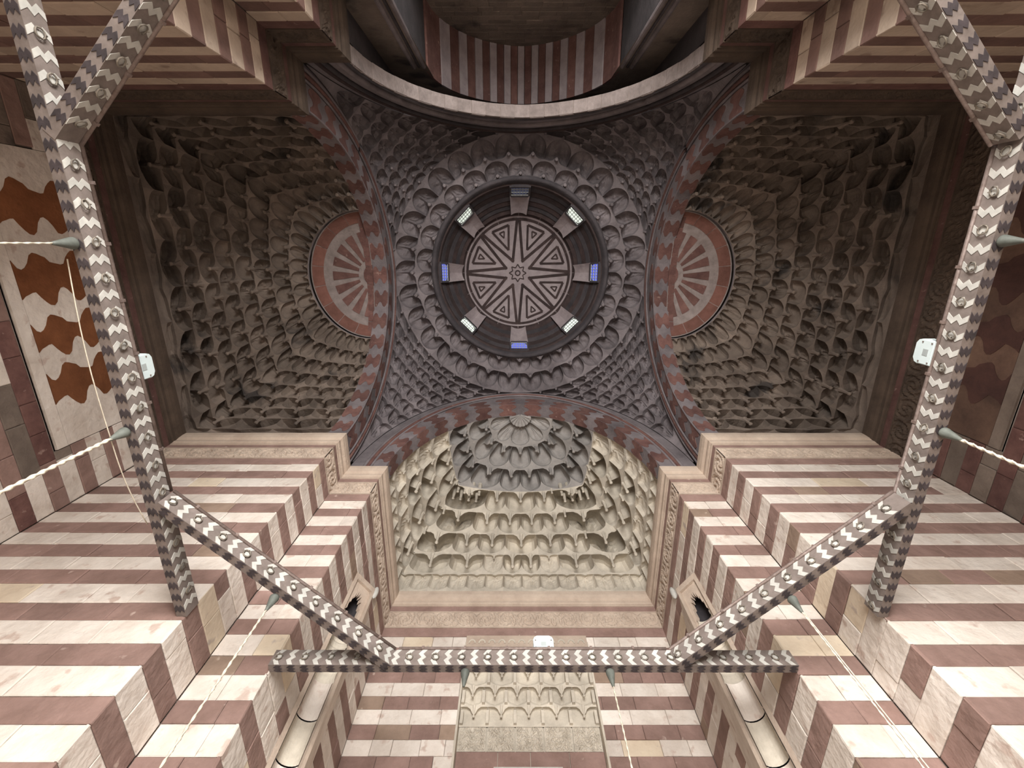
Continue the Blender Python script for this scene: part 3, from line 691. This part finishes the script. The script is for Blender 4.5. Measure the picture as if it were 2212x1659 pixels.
# ------------------------------------------------------------------ lobed lintel stones, west and east bay walls
yb = [-2.38, -1.81, -1.21, -.69, -.09, .30, .76, 1.12, 1.66, 2.40]
for sx, nm in ((-1, 'left'), (1, 'right')):
    L_ = thing('joggled_lintel', 'flat lintel of %s stones with lobed joints on the %s wall' % ('brown and cream' if sx < 0 else 'dark brown', nm), 'lintel', (sx * Wd, 0, 7.8))
    zr = np.linspace(0, 1, 25)
    def jog(zf, k_): return .11 * np.sign(np.sin(zf * 5 * PI + k_ * 0)) * np.abs(np.sin(zf * 5 * PI)) ** .6 * (1 if k_ % 2 else -1) + .04 * np.sin(zf * 23)
    for k_ in range(len(yb) - 1):
        br = k_ % 2 == 1; t = np.linspace(0, 1, 3)[None, :]; zf = zr[:, None]
        e0 = yb[k_] + (jog(zf, k_) if k_ else 0 * zf); e1 = yb[k_ + 1] + (jog(zf, k_ + 1) if k_ < len(yb) - 2 else 0 * zf)
        Y = e0 * (1 - t) + e1 * t; Z = 7.16 + 1.44 * zf + 0 * Y
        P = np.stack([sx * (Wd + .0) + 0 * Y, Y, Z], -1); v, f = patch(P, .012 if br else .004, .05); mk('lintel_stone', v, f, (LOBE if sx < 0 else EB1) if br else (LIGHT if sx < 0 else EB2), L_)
    x0_, x1_ = sorted((sx * (Wd + .03), sx * (Wd + .3))); v, f = box(x0_, x1_, -2.4, 2.43, 6.93, 8.64); mk('lintel_backing', v, f, JOINT, L_)
    x0_, x1_ = sorted((sx * (Wd - .01), sx * (Wd + .2))); v, f = box(x0_, x1_, -2.38, 2.40, 6.96, 7.15); mk('lintel_sill', v, f, LIGHT if sx < 0 else BROWN, L_)

# ------------------------------------------------------------------ jamb niches with hoods
for sx, nm in ((-1, 'left'), (1, 'right')):
    pP = np.array((wn, 5.34)); pQ = np.array((wn - .29, 5.72)); tq = (pQ - pP) / np.linalg.norm(pQ - pP); mq = np.array((tq[1], -tq[0])); pc = (pP + pQ) / 2; yc = pc[1]; R_ = .20
    N_ = thing('hooded_niche', 'tall round niche with ribbed hood in the %s jamb of the bright niche' % nm, 'niche', (sx * wn, yc, -.6))
    def nl(x, y, z): g_ = pc + tq * y + mq * x; return (sx * g_[0], g_[1], z)
    # half round back in drums
    zc = [-.6, 0, .6, 1.2, 1.8, 2.4, 3.0, 3.6, 4.2, 4.8, 5.4]
    for a, b in zip(zc[:-1], zc[1:]):
        n_ = 12; V_ = [nl((R_ - .03) * math.cos(p) * 1.0, (R_ - .03) * math.sin(p), z) for z in (a + .01, b - .01) for p in np.linspace(-PI / 2, PI / 2, n_)]; mk('niche_drum', V_, grid_faces(2, n_), CREAM if int(round(a / .6)) % 2 else LIGHT, N_)
    prof = [(1.0, 5.4), (.93, 5.44), (.90, 5.52), (.95, 5.58), (.84, 5.62), (.84, 5.72), (.92, 5.78), (.90, 5.86), (.80, 5.90)]
    V_ = [nl((R_ * r) * math.cos(p) * 1.0, (R_ * r) * math.sin(p), z) for r, z in prof for p in np.linspace(-PI / 2, PI / 2, 13)]; mk('capital_rings', V_, grid_faces(len(prof), 13), CREAM, N_)
    for k_ in range(6):     # ribs of the conch, each a curved stone
        z = 5.92 + .115 * k_; r0 = R_ * math.sqrt(max(.05, 1 - (k_ / 11.5) ** 2)) ; pp = np.linspace(-PI / 2, PI / 2, 13)
        V_ = [nl((r0 * m1 - .02) * math.cos(p) * 1.0, (r0 * m1 - .02) * math.sin(p), z + dz) for m1, dz in ((.99, 0), (.90, .03), (.90, .08), (.98, .115)) for p in pp]; mk('conch_rib', V_, grid_faces(4, 13), CREAM, N_)
    # serrated front arch plate
    outer = []; inner = []; nA_ = 25
    for k_ in range(nA_):
        p = PI * k_ / (nA_ - 1); r = R_ * (.86 if k_ % 2 else .76); zi = 6.25 + 1.08 * (r / R_) * math.sin(p) ** .9; inner.append((r * math.cos(p), zi))
        outer.append((R_ * 1.0 * max(-1, min(1, 1.35 * math.cos(p))), 6.25 if k_ in (0, nA_ - 1) else (6.35 + min(1.0, 1.5 * math.sin(p)))))
    V_ = [nl(.02, y, z) for y, z in inner] + [nl(.02, y, z) for y, z in outer] + [nl(.10, y, z) for y, z in inner] + [nl(.10, y, z) for y, z in outer]
    f = []
    for k_ in range(nA_ - 1):
        for b0, b1 in ((0, nA_), (2 * nA_, 3 * nA_), (0, 2 * nA_)): f.append((b0 + k_, b0 + k_ + 1, b1 + k_ + 1, b1 + k_))
    mk('serrated_arch', V_, f, FRIEZE, N_)
    parts = []
    for (y0, y1, z0_, z1_) in ((-R_ - .07, R_ + .05, 7.33, 7.45), (-R_ - .07, -R_ + .0, -.6, 7.33), (R_, R_ + .05, -.6, 7.33)):
        q = [nl(x, y, z) for x in (-.035, .06) for y in (y0, y1) for z in (z0_, z1_)]; parts.append((q, [(0, 1, 3, 2), (4, 6, 7, 5), (0, 4, 5, 1), (2, 3, 7, 6), (0, 2, 6, 4), (1, 5, 7, 3)]))
    v, f = merge(parts); mk('niche_frame', v, f, FRIEZE, N_)
    # return face and filling behind the splay
    V_ = [nl(-.0, R_ + .05, -.6), nl(-.0, R_ + .05, 7.40), (sx * wn, 6.72, 7.40), (sx * wn, 6.72, -.6), (sx * (wn - .0), pP[1] - .02, 7.40)]
    mk('return_face', V_, [(0, 1, 2, 3), (1, 4, 2)], LIGHT, N_)
    q = [nl(x, y, z) for x in (.30, .36) for y in (-R_ - .2, R_ + .05) for z in (-.6, 7.4)]; mk('niche_back', q, [(0, 1, 3, 2), (4, 6, 7, 5), (0, 4, 5, 1), (2, 3, 7, 6), (0, 2, 6, 4), (1, 5, 7, 3)], DARK, N_)
    # oval knob above
    v, f = lathe([(.002, .17), (.03, .155), (.052, .10), (.062, .02), (.058, -.06), (.04, -.13), (.002, -.16)], 12, (sx * (wn - .055), A + 2.2, 8.15))
    tag(mk('oval_knob', v, f, INL, smooth=True), 'small white oval knob high on the %s jamb of the bright niche' % nm, 'knob')

# ------------------------------------------------------------------ central hood on the niche back wall
cx0, cx1 = -1.31, 1.44
H_ = thing('muqarnas_hood', 'flat cream stalactite hood behind the beam on the niche back wall', 'hood', (0, NN, 6))
def SH(u, g):
    u = np.asarray(u, float); g = np.asarray(g, float); x = cx0 + (cx1 - cx0) * u; z = 6.42 + 1.45 * g; y = NN + .19 - .34 * g ** 1.2; return np.stack([x + 0 * g, y + 0 * u, z + 0 * u], -1)
SH.clampu = True
for j in range(4):
    n_ = 5 + (j % 2)
    for i in range(n_ + (1 if j % 2 else 0) - (1 if j % 2 else 0)):
        cell(SH, i / n_, (i + 1) / n_, j / 4, (j + 1) / 4, .15, CREAM, H_, nf=2 if j % 2 else 0, pend=.16, pr=.022, tongue=.4, rimh=.4, name='hood_cell')
    for i in range(n_ + 1):    # little posts between cells
        p = SH(np.array(min(.985, max(.015, i / n_))), np.array((j + .35) / 4)); v, f = box(p[0] - .03, p[0] + .03, p[1] - .05, p[1] + .04, p[2] - .10, p[2] + .16); mk('hood_post', v, f, CREAM, H_)
FLOR = mat('arabesque_relief', (.45, .40, .33), (.66, .60, .51), 5, bump=1.0, bscale=16, rnd=.08)
for i in range(5):
    a = cx0 + (cx1 - cx0) * i / 5 + .012; b = cx0 + (cx1 - cx0) * (i + 1) / 5 - .012
    x = np.linspace(a, b, 40)[:, None]; z = np.linspace(5.98, 6.44, 36)[None, :]; X = (x - (a + b) / 2) / .25; Zq = (z - 6.21) / .23
    r = np.sqrt(X ** 2 + Zq ** 2); th_ = np.arctan2(Zq, np.abs(X)); hh = np.clip(2.2 * np.sin(9 * np.abs(X) + 2.4 * np.sin(7 * Zq)) * np.sin(8 * Zq + 2.5 * np.cos(7 * X)), -1, 1) * .016 * ((np.abs(X) < .9) & (np.abs(Zq) < .9))
    P = np.stack([x + 0 * z, NN + .205 - hh, z + 0 * x], -1); v, f = patch(P, .0, .05); mk('arabesque_panel', v, f, FLOR, H_)
v, f = box(cx0 - .02, cx1 + .02, NN + .24, NN + .32, -1.6, 8.2); tag(mk('wall_south', v, f, CREAM), 'back of the shallow centre panel under the cream hood', None, None, 'structure')
for sx, x in ((-1, cx0 - .02), (1, cx1 + .02)):
    v, f = box(x - .02, x + .02, NN - .01, NN + .26, -1.6, 8.2); mk('hood_side', v, f, CREAM, H_)
# carved blind arcade above the hood
v, f = box(cx0 - .02, cx1 + .02, NN - .03, NN + .3, 7.86, 8.36); mk('hood_lintel', v, f, FRIEZE, H_)
for i in range(12):
    xc = cx0 + .12 + i * (cx1 - cx0 - .24) / 11
    V_ = []; 
    for k_ in range(9):
        p = PI * k_ / 8
        for r in (.055, .085): V_.append((xc + r * math.cos(p), NN - .045, 8.14 + r * 1.3 * math.sin(p)))
    V_ += [(x_, y_ + .03, z_) for x_, y_, z_ in V_]; f = []
    for k_ in range(8):
        a = 2 * k_; f += [(a, a + 1, a + 3, a + 2), (a, a + 2, a + 20, a + 18), (a + 1, a + 19, a + 21, a + 3)]
    mk('little_arch', V_, f, CREAM, H_)
# courses inside the panel under the hood
def inner_course(z0_, z1_, k_):
    r = random.Random(z0_); s = cx0
    while s < cx1 - .01:
        e = min(cx1, s + r.uniform(.5, .8)); e = cx1 if cx1 - e < .3 else e
        if z0_ < 5.6 and s < .62 and e > -.58:
            for (c, d_) in ((s, min(e, -.60)), (max(s, .64), e)):
                if d_ - c > .05: v, f = box(c + .006, d_ - .006, NN + .19, NN + .27, z0_ + .006, z1_ - .006); mk('panel_stone', v, f, [LIGHT, RED][k_], H_)
        else:
            v, f = box(s + .006, e - .006, NN + .19, NN + .27, z0_ + .006, z1_ - .006); mk('panel_stone', v, f, [LIGHT, RED][k_], H_)
        s = e
inner_course(5.69, 5.97, 1)
z_ = 5.69
for i in range(10): inner_course(z_ - .30, z_, i % 2); z_ -= .30
PF = thing('inlaid_panel', 'white framed inlaid panel at the bottom edge below the cream hood', 'panel', (.02, NN, 4.2))
for nm_, bx, M in (('frame_rail', (-.60, .64, NN + .12, NN + .2, 5.60, 5.67), INL), ('frame_rail', (-.60, .64, NN + .12, NN + .2, 3.4, 3.47), INL), ('frame_stile', (-.60, -.53, NN + .12, NN + .2, 3.47, 5.60), INL), ('frame_stile', (.57, .64, NN + .12, NN + .2, 3.47, 5.60), INL), ('panel_field', (-.53, .57, NN + .17, NN + .22, 3.47, 5.60), GREYP)):
    v, f = box(*bx); mk(nm_, v, f, M, PF)
for i in range(16):
    x = -.55 + i * .0745
    v, f = prism([(x - .02, 5.635), (x, 5.622), (x + .02, 5.635), (x, 5.648)], -.006); mk('border_diamond', [(a, b + NN + .12, c) for a, b, c in v], f, DARK, PF)
for i in range(11):
    x = -.47 + i * .1
    v, f = lathe([(.002, -.01), (.035, -.01), (.035, 0)], 8); mk('field_boss', [(x + a, NN + .17 + c_, 5.53 + b) for a, b, c_ in v], f, INL, PF)

# ------------------------------------------------------------------ octagonal beam frame
BH, BT, BZ = .22, .12, 4.38
def zig(amp=.045, wdt=.062, h0=.002, h1=.218):
    lv = [(h0, amp), (h0 + (h1 - h0) * .30, 0), (h0 + (h1 - h0) * .5, amp), (h0 + (h1 - h0) * .72, 0), (h1, amp)]
    return [(x, z) for z, x in lv] + [(x + wdt, z) for z, x in lv[::-1]]
v, f = prism(zig(), -.006); V2 = v
def rawmesh(name, v, f, M, smooth=False):
    me = bpy.data.meshes.new(name); me.from_pydata([tuple(p) for p in v], [], f); me.materials.append(M)
    if smooth: me.polygons.foreach_set('use_smooth', [True] * len(me.polygons))
    me.update(); return me
ME_IN = rawmesh('chevron_inlay', v, f, INL)
v, f = prism([(z_ * 0 + x, z) for x, z in zig(.04, .07, .006, .114)], -.006, 'z'); ME_BT = rawmesh('underside_inlay', v, f, DINL)
# ring: torus hanging on a staple against the inner face
pts = [(.042 * math.cos(t), 0, .042 * math.sin(t)) for t in np.linspace(0, 2 * PI, 17)]
v, f = tube(pts, .008, 6); ME_RG = rawmesh('iron_ring', v, f, RINGM, True)
v, f = merge([tube([(0, .0, .045), (0, -.028, .04), (0, -.03, .028)], .006, 5)]); ME_ST = rawmesh('ring_staple', v, f, RINGM)
def beam(p0, p1, label, inlay=(0, None), rings=True, rod=(0, None), name='painted_beam', zoff=0.0, pitch=.1675):
    """inner face lies on the line p0-p1; the beam body is on the right of travel"""
    p0 = np.array(p0, float); p1 = np.array(p1, float); L = float(np.linalg.norm(p1 - p0)); d = (p1 - p0) / L; ang = math.atan2(d[1], d[0])
    B = thing(name, label, 'beam', (p0[0], p0[1], BZ + zoff), 'octagonal frame of painted beams'); B.rotation_euler = (0, 0, ang)
    def add(nm, me, loc, rot_=(0, 0, 0), par=None):
        o = bpy.data.objects.new(nm, me); COL.objects.link(o); o.parent = par or B; o.location = loc; o.rotation_euler = rot_; return o
    # local: +x along, +y outward (body), z up
    c = .008
    v, f = box(0, L, 0, BT, 0, BH); add('beam_body', rawmesh('beam_body', v, f, WOOD), (0, 0, 0))
    r0, r1 = rod[0], rod[1] or L
    v, f = tube([(r0, -.005, BH + .018), ((r0 + r1) / 2, -.005, BH + .018), (r1, -.005, BH + .018)], .02, 8); add('iron_rod', rawmesh('iron_rod', v, f, IRON, True), (0, 0, 0))
    v, f = merge([box(x, x + .03, -.028, .03, BH - .004, BH + .042) for x in np.arange(r0 + .3, r1 - .1, .55)]); add('rod_clip', rawmesh('rod_clip', v, f, IRON), (0, 0, 0))
    x = inlay[0] + .03; e = (inlay[1] or L) - .12; i = 0
    while x < e:
        add('chevron_inlay', ME_IN, (x, 0, 0)); add('underside_inlay', ME_BT, (x + .03, 0, 0))
        if rings and i % 2 == 0:
            o = add('iron_ring', ME_RG, (x + .06, -.022, BH / 2 - .005), (random.uniform(-.15, .05), random.uniform(-.3, .3), random.uniform(-.3, .3)))
            add('ring_staple', ME_ST, (0, .01, 0), (0, 0, 0), o)
        x += pitch; i += 1
    return B
q, o8 = 4.14, 1.80
# travel so that body (local +y, left of travel) lies outside
def beam_L(p0, p1, label, **k_): return beam(p0, p1, label, **k_)
south = beam_L((-wn + .0, q), (wn - .0, q), 'lowest horizontal painted beam across the bright niche, chevrons and rings', rod=(wn - 1.75, wn + 1.75))
west = beam_L((-4.255, -Cc), (-4.215, Cc), 'long painted beam along the left side of the frame', rod=(Cc - 1.8, Cc + 1.8))
east = beam_L((4.16, Cc), (4.19, -Cc), 'long painted beam along the right side of the frame', rod=(Cc - 1.8, Cc + 1.8))
north = beam_L((wn, -q), (-wn, -q), 'painted beam at the north side of the frame, beyond the top edge')
beam_L((-4.19, o8), (-o8, q), 'diagonal painted beam, lower left of the octagon', zoff=-.005)
beam_L((o8, q), (q, o8), 'diagonal painted beam, lower right of the octagon', zoff=-.005)
beam_L((-o8 - .08, -q), (-4.25, -o8), 'diagonal painted beam, upper left of the octagon', zoff=-.005)
beam_L((q, -o8), (o8, -q), 'diagonal painted beam, upper right of the octagon', zoff=-.005)

# ------------------------------------------------------------------ hanging cones, ropes and cords
def cone_at(x, y, label, r=.055):
    v, f = lathe([(.002, -.215), (.016, -.21), (.022, -.18), (r, -.03), (r * 1.02, -.012), (r * .9, 0), (.002, 0)], 18, (x, y, BZ - .006))
    return tag(mk('pulley_cone', v, f, CONE, smooth=True), label, 'cone', 'cones under the beam frame')
def rope_at(x, y, label, r=.013, z1=BZ - .2, z0=-1.55, twist=True, dx=0, dy=0):
    n_ = int((z1 - z0) / (.012 if twist else .3)); zs = np.linspace(z1, z0, n_)
    pts = [(x + dx * i / n_, y + dy * i / n_, z) for i, z in enumerate(zs)]
    v, f = tube(pts, r, 8 if twist else 5, .38 if twist else 0, .42 if twist else 0)
    return tag(mk('hanging_rope', v, f, ROPE, smooth=True), label, 'rope')
cn = [(-q - .42 + .02, .95, 'grey cone under the left beam, holding the thick twisted rope'), (-q - .42 + .02, -.94, 'grey cone under the upper half of the left beam'),
      (q + .40, .95, 'grey cone under the right beam, holding the twisted rope'), (q + .40, -.96, 'grey cone under the upper half of the right beam'),
      (-3.09, 3.08, 'grey cone under the lower left diagonal beam'), (3.06, 3.10, 'grey cone under the lower right diagonal beam'),
      (-.86, q + .10, 'grey cone under the bottom beam, left of its middle'), (.97, q + .10, 'grey cone under the bottom beam, right of its middle')]
for (x, y, lb) in cn:
    if abs(x) > 4: x = -4.325 if x < 0 else 4.255
    if y > 4: y = q + BT - .03
    cone_at(x, y, lb)
xw_ = q + BT - .03
rope_at(-4.325, .95, 'thick twisted rope hanging from the left beam', .016)
rope_at(4.255, .95, 'twisted rope hanging from the right beam', .014)
rope_at(-4.325, -.94, 'thin twisted rope hanging from the upper left beam', .007)
rope_at(4.255, -.96, 'thin rope hanging from the upper right beam', .007)
rope_at(-3.09, 3.08, 'twisted rope hanging from the lower left diagonal beam', .011)
rope_at(3.06, 3.10, 'twisted rope hanging from the lower right diagonal beam, nearer the beam', .007, dx=-.03)
rope_at(3.10, 3.13, 'smooth cord beside the twisted rope under the lower right diagonal beam', .007, twist=False, dx=.06)
rope_at(.97, xw_, 'twisted rope hanging in front of the right side of the niche back wall', .009)
def cord(pts, label, r=.006):
    pts = [np.array(p, float) for p in pts]; o = []
    for a, b in zip(pts[:-1], pts[1:]):
        for t in np.linspace(0, 1, 9)[:-1]: o.append(tuple(a * (1 - t) + b * t + np.array([0, 0, -.04 * math.sin(PI * t)])))
    o.append(tuple(pts[-1])); v, f = tube(o, r, 5); return tag(mk('slack_cord', v, f, ROPE, smooth=True), label, 'cord')
cord([(-4.40, -.80, 4.34), (-4.36, .93, 4.22), (-4.33, 2.05, 4.33)], 'thin slack cord running along the left beam past the cones')
cord([(4.02, -3.1, 4.36), (4.05, -2.5, 4.30), (4.5, -2.75, 4.34)], 'thin pale cord looped near the upper right beam corner', .004)
# ------------------------------------------------------------------ floodlight boxes on the frame
def flood(x, y, rz, label):
    B = thing('floodlight_box', label, 'floodlight', (x, y, BZ + BH + .002), 'white boxes on the beam frame'); B.rotation_euler = (0, 0, rz)
    def add(nm, v, f, M, smooth=False):
        o = bpy.data.objects.new(nm, rawmesh(nm, v, f, M, smooth)); COL.objects.link(o); o.parent = B; return o
    # local +y faces the room centre; a housing with rounded top
    prof = [(-.13, .0), (.13, .0), (.135, .15), (.12, .19), (.08, .215), (-.08, .215), (-.12, .19), (-.135, .15)]
    v, f = prism([(a, b + .012) for a, b in prof], .12); v = [(a, b - .12, c) for a, b, c in v]
    add('housing', v, f, WHITE)
    v, f = box(-.125, .125, -.002, .006, .02, .16); add('front_plate', v, f, WHITE)
    v, f = box(-.035, .035, .006, .009, .06, .12); add('rating_label', v, f, GREYP)
    v, f = merge([box(a - .007, a + .007, .006, .012, b - .007, b + .007) for a in (-.105, .105) for b in (.035, .145)]); add('screw', v, f, IRON)
    v, f = merge([box(-.14, -.136, -.09, -.04, 0, .10), box(.136, .14, -.09, -.04, 0, .10), box(-.14, .14, -.09, -.04, -.002, .010)]); add('bracket', v, f, GREYP)
flood(-4.24, .335, -PI / 2, 'white floodlight box on top of the left beam')
flood(q - .0, .17, PI / 2, 'white floodlight box on top of the right beam')
flood(.15, q - .0, PI, 'white floodlight box on top of the bottom beam')
